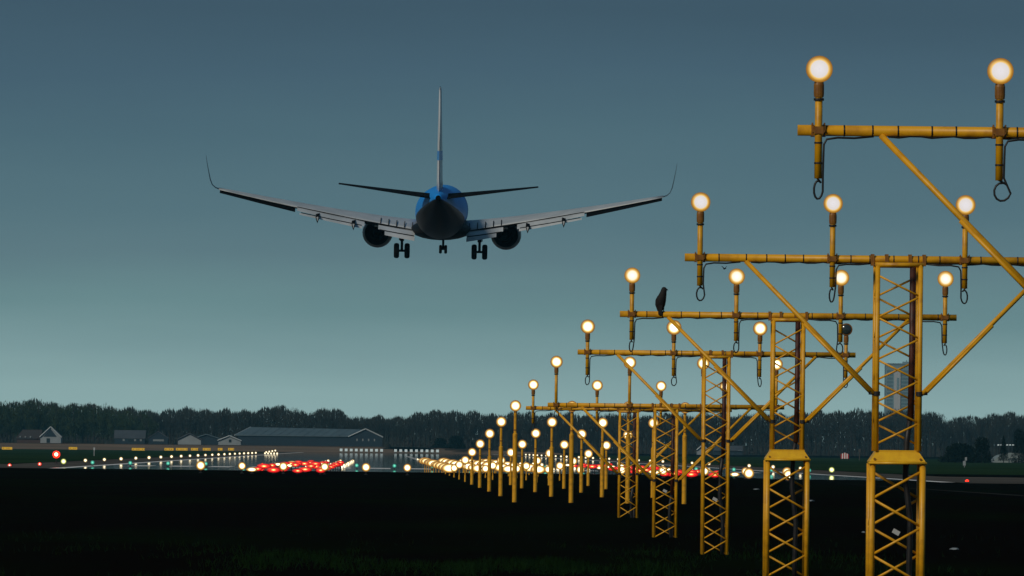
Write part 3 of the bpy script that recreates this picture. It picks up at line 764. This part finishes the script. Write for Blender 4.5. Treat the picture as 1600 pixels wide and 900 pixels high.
while px < 1650:
    d = 3600 + random.uniform(-60, 60)
    base = P(px, 699, d); bz = gz(base.x, base.y)
    tz = P(px, topy(px) + random.uniform(-3, 7), d).z
    green = px < 215 + random.uniform(-30, 30)
    lm = [x for x in LM if x[0] > px][0]; wk = random.uniform(.8, 1.25)
    t = thing('tree', '%s %s tree in the far wood, %s' % ('broad' if wk > 1.02 else 'narrow', 'leafy' if green else 'bare', lm[1]), 'tree', (base.x, base.y, bz), 'far %s %s trees %s' % ('broad' if wk > 1.02 else 'narrow', 'leafy' if green else 'bare', lm[1]))
    k = (tz - bz) / 14
    link('trunk', TRK, t)
    link('crown', random.choice(CG if green else CR), t)
    t.scale = (k * wk, k * wk, k); t.rotation_euler = (0, 0, random.random() * 6.28)
    px += random.uniform(5.0, 8.0)
# the mass of the wood behind
def wood():
    v = []; f = []; rnd = random.Random(5); b = MB()
    for k in range(60000):
        px = rnd.uniform(-60, 1660); d = rnd.uniform(3680, 3850)
        p = P(px, 699, d); z0 = gz(p.x, p.y); zt = P(px, topy(px) + 5 + 2.5 * math.sin(px * .21) + 2 * math.sin(px * .083) + rnd.uniform(-2.5, 3), d).z
        z = z0 + (zt - z0) * rnd.random() ** 1.25; ln = rnd.uniform(1, 3.2); w = rnd.uniform(.05, .2); a = rnd.uniform(-.3, .3)
        f.append(tuple(len(v) + i for i in range(4)))
        v += [(p.x - w, d - a, z), (p.x + w, d + a, z), (p.x + w * .3 + rnd.uniform(-.3, .3), d, min(z + ln, zt)), (p.x - w * .3, d, min(z + ln, zt + 1))]
    o = link('wood', mesh('wood', v, f, TW)); tag(o, 'dense mass of bare branches closing the horizon behind the nearer trees', 'woodland', kind='stuff')
    # the dim lower storey of the wood: brush
    v = []; f = []
    for k in range(9000):
        px = rnd.uniform(-60, 1660)
        if 640 < px < 660 and rnd.random() < .3: continue
        d = rnd.uniform(3650, 3860); p = P(px, 699, d); z0 = gz(p.x, p.y); z = z0 + rnd.uniform(-.3, 3.5) * rnd.random() + 0; w = rnd.uniform(.3, .8); h = rnd.uniform(.4, 1.3)
        f.append(tuple(len(v) + i for i in range(4)))
        v += [(p.x - w, d, z), (p.x + w, d + rnd.uniform(-.4, .4), z), (p.x + w * .6, d, z + h), (p.x - w * .6, d, z + h)]
    o = link('undergrowth', mesh('undergrowth', v, f, TW)); tag(o, 'dark brushwood along the foot of the far wood', 'undergrowth', kind='stuff')
wood()
def bush(px, pyb, d, hpx, wpx, label, m=None, conifer=False, cat='bush', group=None):
    base = P(px, pyb, d); g0 = gz(base.x, base.y); h = hpx * d / F; w = wpx * d / F
    t = thing('conifer' if conifer else 'bush', label, cat, (base.x, d, g0), group)
    rnd = random.Random(int(px * 7)); b = MB()
    for k in range(3000):
        if conifer:
            u = rnd.random(); r = w * .5 * (1 - u) * rnd.uniform(.3, 1); z = h * (.08 + .92 * u)
        else:
            u = rnd.random(); r = w * .5 * math.sqrt(max(0, 1 - (u * .95) ** 2)) * rnd.uniform(.4, 1) * (1 + .2 * math.sin(u * 9)); z = h * u * (1 + .12 * math.sin(rnd.random() * 9))
        a = rnd.random() * 6.283; c = Vector((math.cos(a) * r, math.sin(a) * r, z)); e = w * .05
        q = [c + Vector((rnd.uniform(-e, e), rnd.uniform(-e, e), rnd.uniform(-e, e))) for _ in range(3)]
        b.add(q, [(0, 1, 2)])
    link('foliage', mesh('foliage', b.v, b.f, m or DG), t)
    b = MB(); b.tube([(0, 0, -.1), (0, 0, h * .6)], [w * .04, w * .015], 6); b.obj('trunk', BARK, t)
bush(1500, 716, 2000, 26, 60, 'wide low dark bush nearest the pale building at right')
bush(1534, 716, 1980, 36, 34, 'taller dark bush beside the pale low building at far right')
bush(1568, 712, 2050, 42, 20, 'pointed dark conifer standing behind the pale building', conifer=True, cat='conifer')
bush(1592, 712, 2050, 48, 24, 'dark tree at the right edge of the view behind the pale building')
bush(1604, 712, 2060, 46, 22, 'dark tree just outside the right edge of the view')
bush(712, 700, 3300, 18, 30, 'dark green bush at the foot of the far wood near the centre', DG)
bush(688, 700, 3310, 14, 26, 'low dark bush left of the green bush near the centre', DG)

# ------------------------------------------------------------------ far buildings
RF = mat('dark_roof', (.045, .055, .065), .8, col2=(.06, .07, .08), nscale=.3)
RG = mat('grey_metal_roof', (.085, .13, .15), .7, col2=(.07, .11, .13), nscale=.2)
WB = mat('dark_blue_wall', (.010, .028, .045), .8)
WW = mat('white_render', (.27, .31, .33), .8, col2=(.22, .26, .28), nscale=.3)
BR = mat('brown_roof', (.035, .028, .026), .9)
BT = mat('white_trim', (.42, .47, .48), .7)
GLD = mat('dark_window', (.02, .03, .035), .1)
GLW = mat('pale_window', (.22, .26, .27), .4)
def gable(t, x0, x1, y0, y1, hw, hr, roofm, wallm, along='y', trim=True, roofover=.25, trimm=None):
    """gabled block in the thing's space; ridge runs along x or y"""
    b = MB()
    if along == 'y':
        xc = (x0 + x1) / 2
        v = [(x0, y0, 0), (x1, y0, 0), (x1, y1, 0), (x0, y1, 0), (x0, y0, hw), (x1, y0, hw), (x1, y1, hw), (x0, y1, hw), (xc, y0, hr), (xc, y1, hr)]
        b.add(v, [(0, 1, 5, 8, 4), (1, 2, 6, 5), (2, 3, 7, 9, 6), (3, 0, 4, 7)])
        w = b.obj('wall', wallm, t)
        o = roofover; sl = (hr - hw) / ((x1 - x0) / 2)
        b = MB()
        for s, xe in ((-1, x0), (1, x1)):
            e = xe + s * o; ze = hw - sl * o
            b.add([(e, y0 - o, ze), (xc, y0 - o, hr), (xc, y1 + o, hr), (e, y1 + o, ze), (e, y0 - o, ze + .25), (xc, y0 - o, hr + .25), (xc, y1 + o, hr + .25), (e, y1 + o, ze + .25)],
                  [(0, 1, 2, 3), (4, 7, 6, 5), (0, 3, 7, 4), (0, 4, 5, 1), (3, 2, 6, 7)])
        r = b.obj('roof', roofm, t)
        if trim:
            for s, xe in ((-1, x0), (1, x1)):
                b = MB(); e = xe + s * o; ze = hw - sl * o
                b.tube([(e, y0 - o - .06, ze + .12), (xc, y0 - o - .06, hr + .14)], .22, 4); b.obj('barge_board', trimm or BT, r)
    else:
        yc = (y0 + y1) / 2
        b.add([(x0, y0, 0), (x1, y0, 0), (x1, y1, 0), (x0, y1, 0), (x0, y0, hw), (x1, y0, hw), (x1, y1, hw), (x0, y1, hw), (x0, yc, hr), (x1, yc, hr)],
              [(0, 1, 5, 4), (1, 2, 6, 9, 5), (2, 3, 7, 6), (3, 0, 4, 8, 7)]); w = b.obj('wall', wallm, t)
        b = MB(); o = roofover; sl = (hr - hw) / ((y1 - y0) / 2)
        for s, ye in ((-1, y0), (1, y1)):
            e = ye + s * o; ze = hw - sl * o
            b.add([(x0 - o, e, ze), (x1 + o, e, ze), (x1 + o, yc, hr), (x0 - o, yc, hr), (x0 - o, e, ze + .2), (x1 + o, e, ze + .2), (x1 + o, yc, hr + .2), (x0 - o, yc, hr + .2)],
                  [(0, 1, 2, 3), (4, 7, 6, 5), (0, 4, 5, 1), (0, 3, 7, 4), (1, 5, 6, 2)])
        r = b.obj('roof', roofm, t)
    return w, r
def bthing(name, label, cat, px, d):
    p = P(px, 699, d); return thing(name, label, cat, (p.x, d, gz(p.x, d) - .05)), d / F
def win(par, x, y, z, w, h, m=GLD, frame=None):
    o = link('window', boxme('window', (-w / 2, -.05, 0), (w / 2, .05, h), m), par, (x, y, z)); return o
# long shed
t, k = bthing('long_shed', 'long dark blue shed with a grey metal roof and a gable at its right end', 'shed', 483, 3400)
hw, hr = 16 * k, 28 * k
b = MB(); X0, X1, X2 = (372 - 483) * k, (545 - 483) * k, (597 - 483) * k
b.box((X0, 0, 0), (X1, 26, hw)); b.obj('wall', WB, t)
b = MB(); b.add([(X0 - 1.2, -.4, hw - .2), (X1, -.4, hw - .2), (X1 + 5.5, 14, hr - .5), (X0 + 4.0, 14, hr - .1), (X0 - 1.2, -.4, hw + .1), (X1, -.4, hw + .1), (X1 + 5.5, 14, hr - .2), (X0 + 4.0, 14, hr + .2)], [(0, 1, 2, 3), (4, 7, 6, 5), (0, 4, 5, 1), (0, 3, 7, 4), (1, 5, 6, 2)])
b.add([(X0 + 4.0, 14, hr), (X1 + 5.5, 14, hr - .3), (X1 + 5.5, 27, hw), (X0 - 1.2, 27, hw)], [(0, 1, 2, 3)])
rf = b.obj('roof', RG, t)
for q in range(13):
    b = MB(); xx = X0 + 1.5 + q * (X1 - X0 - 2) / 12; b.tube([(xx, -.42, hw + .12), (xx + 4, 13.8, hr + .1)], .045, 4); b.obj('roof_seam', RG, rf)
b = MB(); b.tube([(X0 - 1.2, -.45, hw), (X0 + 4.0, 14, hr + .2)], .20, 4); b.obj('barge_board', BT, rf)
gable(t, X1 + .02, X2, -1, 26, hw * .95, hr * .97, RG, WB, 'y')
for q in range(4): win(t, X1 + 2.8 + q * 2.0, -1.0, hw * .55, .45, .8, GLW)
for q in range(10): 
    b = MB(); xx = X0 + 1 + q * (X1 - X0 - 1) / 10; b.box((xx, -.06, 0), (xx + .12, .02, hw - .25)); b.obj('wall_post', WB, t)
# sheds beside it
t, k = bthing('white_shed', 'small pale shed with a white edged gable just left of the long shed', 'shed', 358, 3380)
gable(t, -17 * k, 18 * k, 0, 14, 7 * k, 14 * k, RF, WW); win(t, .3, 0, 1.0, .9, 1.0, GLD)
t, k = bthing('low_barn', 'low dark barn with a broad roof between the two pale sheds', 'barn', 325, 3440)
gable(t, -27 * k, 22 * k, 0, 16, 8 * k, 16 * k, RF, WB, trim=True, trimm=RG)
t, k = bthing('low_barn', 'dark roofed barn with a pale blue side wall under tree trunks', 'barn', 300, 3420)
gable(t, -22 * k, 14 * k, 0, 12, 8 * k, 17 * k, RF, WW, trim=True, trimm=RF)
t, k = bthing('farm_building', 'dark farm building with a lit white door band, middle of the left group', 'farm building', 246, 3450)
gable(t, -14 * k, 16 * k, 0, 14, 10 * k, 20 * k, RF, WB, trim=False); 
b = MB(); b.box((-7 * k, -.1, 5 * k), (10 * k, .02, 8 * k)); b.obj('pale_band', GLW, t)
t, k = bthing('farm_building', 'long low dark farm building left of the one with the white band', 'farm building', 202, 3460)
gable(t, -23 * k, 24 * k, 0, 14, 9 * k, 21 * k, RF, WB, 'x'); win(t, .5, 0, .8, 2.0, 1.0, GLD)
for q in (-2, 2, 4): win(t, q, 0, 1.1, .7, .7, GLW)
# farmhouse
t, k = bthing('farmhouse', 'white gabled farmhouse with a long brown roof at far left', 'farmhouse', 78, 3380)
gable(t, -15 * k, 17 * k, 0, 14, 10 * k, 25 * k, BR, WW)
b = MB(); b.add([(-10.5 * k, -.06, 10.2 * k), (10.5 * k, -.06, 10.2 * k), (.9 * k, -.06, 22.5 * k)], [(0, 1, 2)]); b.obj('dark_gable', WB, t)
win(t, -.6, -.05, .2, 1.2, 1.5, GLD)
b = MB(); b.box((-52 * k, 3, 0), (-15.2 * k, 12, 7 * k)); b.obj('wall', mat('brick_wall', (.06, .035, .03), .9), t)
b = MB(); b.add([(-54 * k, 2.6, 6.8 * k), (-15.3 * k, 2.6, 6.8 * k), (-13 * k, 7.5, 21 * k), (-44 * k, 7.5, 21 * k)], [(0, 1, 2, 3)]); b.add([(-54 * k, 12.4, 6.8 * k), (-15.3 * k, 12.4, 6.8 * k), (-13 * k, 7.5, 21 * k), (-44 * k, 7.5, 21 * k)], [(0, 3, 2, 1)])
b.add([(-54 * k, 2.6, 6.8 * k), (-54 * k, 12.4, 6.8 * k), (-44 * k, 7.5, 21 * k)], [(0, 1, 2)]); rf = b.obj('roof', BR, t)
for q in (-47, -39, -31): link('roof_window', boxme('roof_window', (-.22, -.1, 0), (.22, .1, .5), GLW), rf, (q * k, 2.9, 8.6 * k))
# houses behind the gantries
t, k = bthing('house', 'small house with a pale gable seen between the fourth and third masts', 'house', 1098, 3300)
gable(t, -8 * k, 8 * k, 0, 10, 8 * k, 15 * k, RF, WW, trim=True)
t, k = bthing('house', 'long low house with a pale roof end right of the gabled one', 'house', 1140, 3320)
gable(t, -24 * k, 20 * k, 0, 10, 7 * k, 14 * k, RF, WB, 'x')
for q in (-3, -.5, 2): win(t, q, 0, .6, .8, .6, GLD)
b = MB(); b.add([(13 * k, -.5, 7 * k), (20 * k, -.5, 7 * k), (16 * k, 4, 13.5 * k), (10 * k, 4, 13.5 * k)], [(0, 1, 2, 3)]); b.obj('roof_sheet', GLW, t)
# pale building far right
t, k = bthing('greenhouse', 'low pale arched building with bright roof strips at the far right edge', 'greenhouse', 1585, 2100)
b = MB(); rr = []
for y in (0, 14): rr.append([Vector((math.cos(a) * 32 * k, y, max(0, math.sin(a)) * 16 * k)) for a in [math.pi * q / 12 for q in range(13)]])
b.loft(rr); b.obj('arched_shell', mat('pale_sheet', (.22, .27, .27), .5), t)
for q, a in enumerate((.62, .78, 1.05)):
    b = MB(); b.tube([(math.cos(a) * 32.4 * k, -.05, math.sin(a) * 16.3 * k), (math.cos(a) * 32.4 * k * .9, -.05, math.sin(a) * 16.3 * k * .9)], .18, 5); b.tube([(math.cos(a) * 32.6 * k, 0, math.sin(a) * 16.4 * k), (math.cos(a) * 32.6 * k, 14, math.sin(a) * 16.4 * k)], .14, 5); b.obj('roof_strip', BT, t)
b = MB()
for q in range(6): b.box((-9 * k + q * 5 * k, -.3, 0), (-9 * k + q * 5 * k + .08, -.2, 7 * k))
b.box((-9 * k, -.32, 6.8 * k), (17 * k, -.2, 7.2 * k)); b.obj('railing', DK, t)
for q in range(6):
    p = P(1560 + q * 4.6, 694.5, 2120); pp = thing('roof_lamp', '%s of the white lamps in the short row above the pale arched building' % ORD[q], 'lamp', (p.x, 2120, gz(p.x, 2120)), 'row of lamps over the pale building')
    b = MB(); b.tube([(0, 0, 0), (0, 0, p.z - .2)], .04, 5); b.obj('mast', DK, pp)
    b = MB(); b.box((-.2, -.12, p.z - .2), (.2, .12, p.z)); b.obj('lamp', EWK, pp)
# office tower in the haze
OT = mat('tower_cladding', (.17, .27, .30), .6, col2=(.19, .29, .32), nscale=.1)
OG = mat('tower_glass', (.12, .20, .23), .4, spec=.5)
OP = mat('tower_pale_core', (.42, .45, .46), .6)
t, k = bthing('office_tower', 'tall pale office tower fading in the haze behind the nearest full mast', 'tower', 1408, 5200)
H = P(1408, 571, 5200).z
b = MB(); b.box((-25 * k, 0, 0), (25 * k, 14, H)); b.obj('wall', OT, t)
b = MB(); b.box((-25.2 * k, -.3, H), (25.2 * k, 14.2, H + .7)); b.obj('parapet', OT, t)
b = MB(); b.box((-12 * k, -.5, 0), (-2 * k, -.02, H - 2)); b.obj('pale_core', OP, t)
fl = int((H - 4) / 1.9)
for q in range(fl):
    z = 2 + q * 1.9
    for (a, c) in ((-23.5, -14), (-0.5, 11), (13, 24)):
        link('window', cached(('tw', a), lambda: boxme('window', (a * k, -.06, 0), (c * k, .0, 1.2), OG)), t, (0, 0, z))
b = MB(); b.box((-8 * k, -.56, H - 14), (-4 * k, -.51, H - 7)); b.obj('tower_sign', OT, t)
b = MB(); b.tube([(8 * k, 5, H), (8 * k, 5, H + 2.4)], .25, 5); b.box((2 * k, 3, H + .7), (14 * k, 8, H + 1.6)); b.obj('roof_plant', OT, t)

# ------------------------------------------------------------------ signs, boards and small things
SB = mat('sign_back', (.05, .05, .045), .7)
signs = [(11, 17), (114, 14), (216, 21), (264, 15), (284, 19), (304, 12), (323, 13), (344, 8), (361, 10)]
for q, (px, w) in enumerate(signs):
    d = 2600; p = P(px, 702 - (px < 160) * 1.5, d); k = d / F; g0 = gz(p.x, d)
    t = thing('taxiway_sign', '%s yellow taxiway sign from the left along the far grass' % ORD[q], 'sign', (p.x, d, g0), 'yellow taxiway signs')
    hb = max(p.z - 2.2 * k - g0, .05)
    b = MB(); b.box((-w * k / 2, 0, hb), (w * k / 2, .15, hb + 4.6 * k)); b.obj('panel', SB, t)
    b = MB(); b.box((-w * k / 2 + .06, -.02, hb + .06), (w * k / 2 - .06, -.002, hb + 4.6 * k - .06)); fc = b.obj('sign_face', ESN, t)
    for m in range(max(2, int(w / 3))):
        b = MB(); xx = -w * k / 2 + .35 + m * .5; b.box((xx, -.03, hb + .25), (xx + .16, -.022, hb + 4.6 * k - .25)); b.obj('dark_character', SB, t) if m % 3 != 1 else None
    for s in (-1, 1): bar('leg', (s * w * k * .35, .07, 0), (s * w * k * .35, .07, hb), .04, SB, t, 6)
# white marker boards far down the runway
for q in range(18):
    px = 533 + q * 7.9 if q < 9 else 618 + (q - 9) * 8.2
    d = 3060; p = P(px, 703.3, d)
    t = thing('marker_board', 'pale marker board in the short row across the far end of the runway, %s half' % ('left' if q < 9 else 'right'), 'marker board', (p.x, d, .03), 'pale marker boards at the runway end, %s half' % ('left' if q < 9 else 'right'))
    b = MB(); b.box((-.42, 0, .45), (.42, .1, 1.25)); b.obj('board', EWK, t)  # board face emits a weak pale glow
    bar('leg', (0, .05, 0), (0, .05, .45), .06, SB, t, 6)
# red and white board
d = 2300; p = P(1320, 716, d); t = thing('antenna_board', 'red and white striped board at the far field edge under the wood', 'board', (p.x, d, gz(p.x, d)))
RD = mat('signal_red', (.45, .03, .03), .6)
for q in range(7):
    b = MB(); b.box((-.95 + q * .27, 0, .35), (-.95 + q * .27 + .265, .1, 1.75 - .1 * abs(q - 3))); b.obj('stripe_panel', RD if q % 2 == 0 else WHT, t)
for s in (-1, 1): bar('leg', (s * .6, .05, 0), (s * .6, .05, .4), .05, SB, t, 6)
def track():
    a, c, e, f_ = P(1330, 760, 504), P(1640, 779, 400), P(1640, 776, 412), P(1330, 758.6, 520)
    tag(link('service_track', mesh('service_track', [(v.x, v.y, gz(v.x, v.y) + .04) for v in (a, c, e, f_)], [(0, 1, 2, 3)], mat('track_gravel', (.035, .035, .032), 1, spec=0, col2=(.02, .022, .02), nscale=.3))), kind='structure')
track()
# posts
p = P(1441, 756, 560); t = tag(MB.obj((lambda b: (b.tube([(0, 0, 0), (0, 0, .82)], .05, 8), b)[1])(MB()), 'marker_post', WHT, None, (p.x, 560, gz(p.x, 560))), 'thin white marker post standing right of the nearest full mast', 'post')
p = P(1343, 716, 2300); b = MB(); b.tube([(0, 0, 0), (0, 0, 2.6)], .12, 6); b.box((-.25, -.1, 1.9), (.25, .1, 2.7)); tag(b.obj('dark_post', SB, None, (p.x, 2300, gz(p.x, 2300))), 'dark post at the field edge right of the striped board', 'post')
p = P(147, 716, 1500); b = MB(); b.tube([(0, 0, 0), (0, 0, 1.3)], .05, 6); b.box((-.12, -.05, .9), (.12, .05, 1.3)); tag(b.obj('grass_marker', GRY, None, (p.x, 1500, gz(p.x, 1500))), 'thin pale marker stick in the dark grass right of the large red light', 'marker')
p = P(1507, 726, 1300); b = MB(); b.tube([(0, 0, 0), (0, 0, .9)], .05, 6); b.box((-.2, -.1, .25), (.15, .1, .85)); b.box((.05, -.08, .9), (.32, .08, 1.35)); tag(b.obj('equipment_box', WW, None, (p.x, 1300, gz(p.x, 1300))), 'small white equipment box on the grass below the dark bushes', 'equipment box')
for q, (px, py, w, lb) in enumerate(((1182, 788, 12, 'pale flat scrap on the dark ground left of the collared mast under the bird'), (1266, 812, 13, 'pale flat scrap on the dark ground just right of the mast under the bird'),
                         (1349, 843, 7, 'small pale scrap beside the left leg of the nearest full mast'), (1492, 868, 17, 'largest pale scrap on the dark ground at lower right'))):
    d = CAMZ * F / (py - VPY - .011 * (px - VPX)); p = P(px, py, d); k = d / F; b = MB()
    n = 9; ring = [Vector((math.cos(6.283 * i / n) * w * k * .5 * random.uniform(.7, 1), math.sin(6.283 * i / n) * .3, random.uniform(0, .012))) for i in range(n)]
    b.loft([ring, [v + Vector((0, 0, .015)) for v in ring], [Vector((v.x * .5, v.y * .5, .035)) for v in ring]])
    tag(b.obj('litter', WW, None, (p.x, d, gz(p.x, d) + .10)), lb, 'litter')

# ------------------------------------------------------------------ grass in the foreground
def grass():
    rnd = random.Random(3); v = []; f = []
    from mathutils import noise
    for k in range(90000):
        d = 134 + 75 * rnd.random() ** 1.3; px = rnd.uniform(-60, 1660); p = P(px, 800, d)
        nn = noise.noise(Vector((p.x * .35, d * .05, 0))) + .5 * noise.noise(Vector((p.x * 1.3, d * .12, 3)))
        cen = math.exp(-((px - 760) / 420) ** 2)
        cen *= sm((190 - d) / 35)
        trk = max(math.exp(-((p.x - .05 * (d - 160) + 3.4) / .35) ** 2), math.exp(-((p.x - .05 * (d - 160) + 1.2) / .35) ** 2))
        if rnd.random() > (.10 + nn * 1.6) * (.06 + cen * 1.1) + .25 * trk * cen: continue
        h = rnd.uniform(.03, .10) * (1 + nn); w = rnd.uniform(.004, .010); z = gz(p.x, d); a = rnd.random() * 6.283; ca, sa = math.cos(a) * w, math.sin(a) * w
        l = rnd.uniform(-.06, .06)
        f.append(tuple(len(v) + i for i in range(3))); v += [(p.x - ca, d - sa, z), (p.x + ca, d + sa, z), (p.x + l, d + rnd.uniform(-.04, .04), z + h)]
    o = link('grass', mesh('grass', v, f, mat('grass_blades', (.003, .010, .003), 1, spec=0, col2=(.009, .026, .007), nscale=.8)))
    tag(o, 'thin dark green grass over the near ground', 'grass', kind='stuff')
grass()

# ------------------------------------------------------------------ haze
hz = MB(); hz.box((-900, -60, -1.2), (900, 6500, 64))
HM = bpy.data.materials.new('haze_air'); HM.use_nodes = True; HM.node_tree.nodes.clear()
ho = HM.node_tree.nodes.new('ShaderNodeOutputMaterial'); pv = HM.node_tree.nodes.new('ShaderNodeVolumePrincipled')
pv.inputs['Color'].default_value = (.18, .64, .90, 1); pv.inputs['Density'].default_value = .000036; pv.inputs['Anisotropy'].default_value = 0
HM.node_tree.links.new(pv.outputs[0], ho.inputs['Volume'])
tag(hz.obj('haze', HM), 'thin blue dusk haze filling the air over the field', 'haze', kind='stuff')
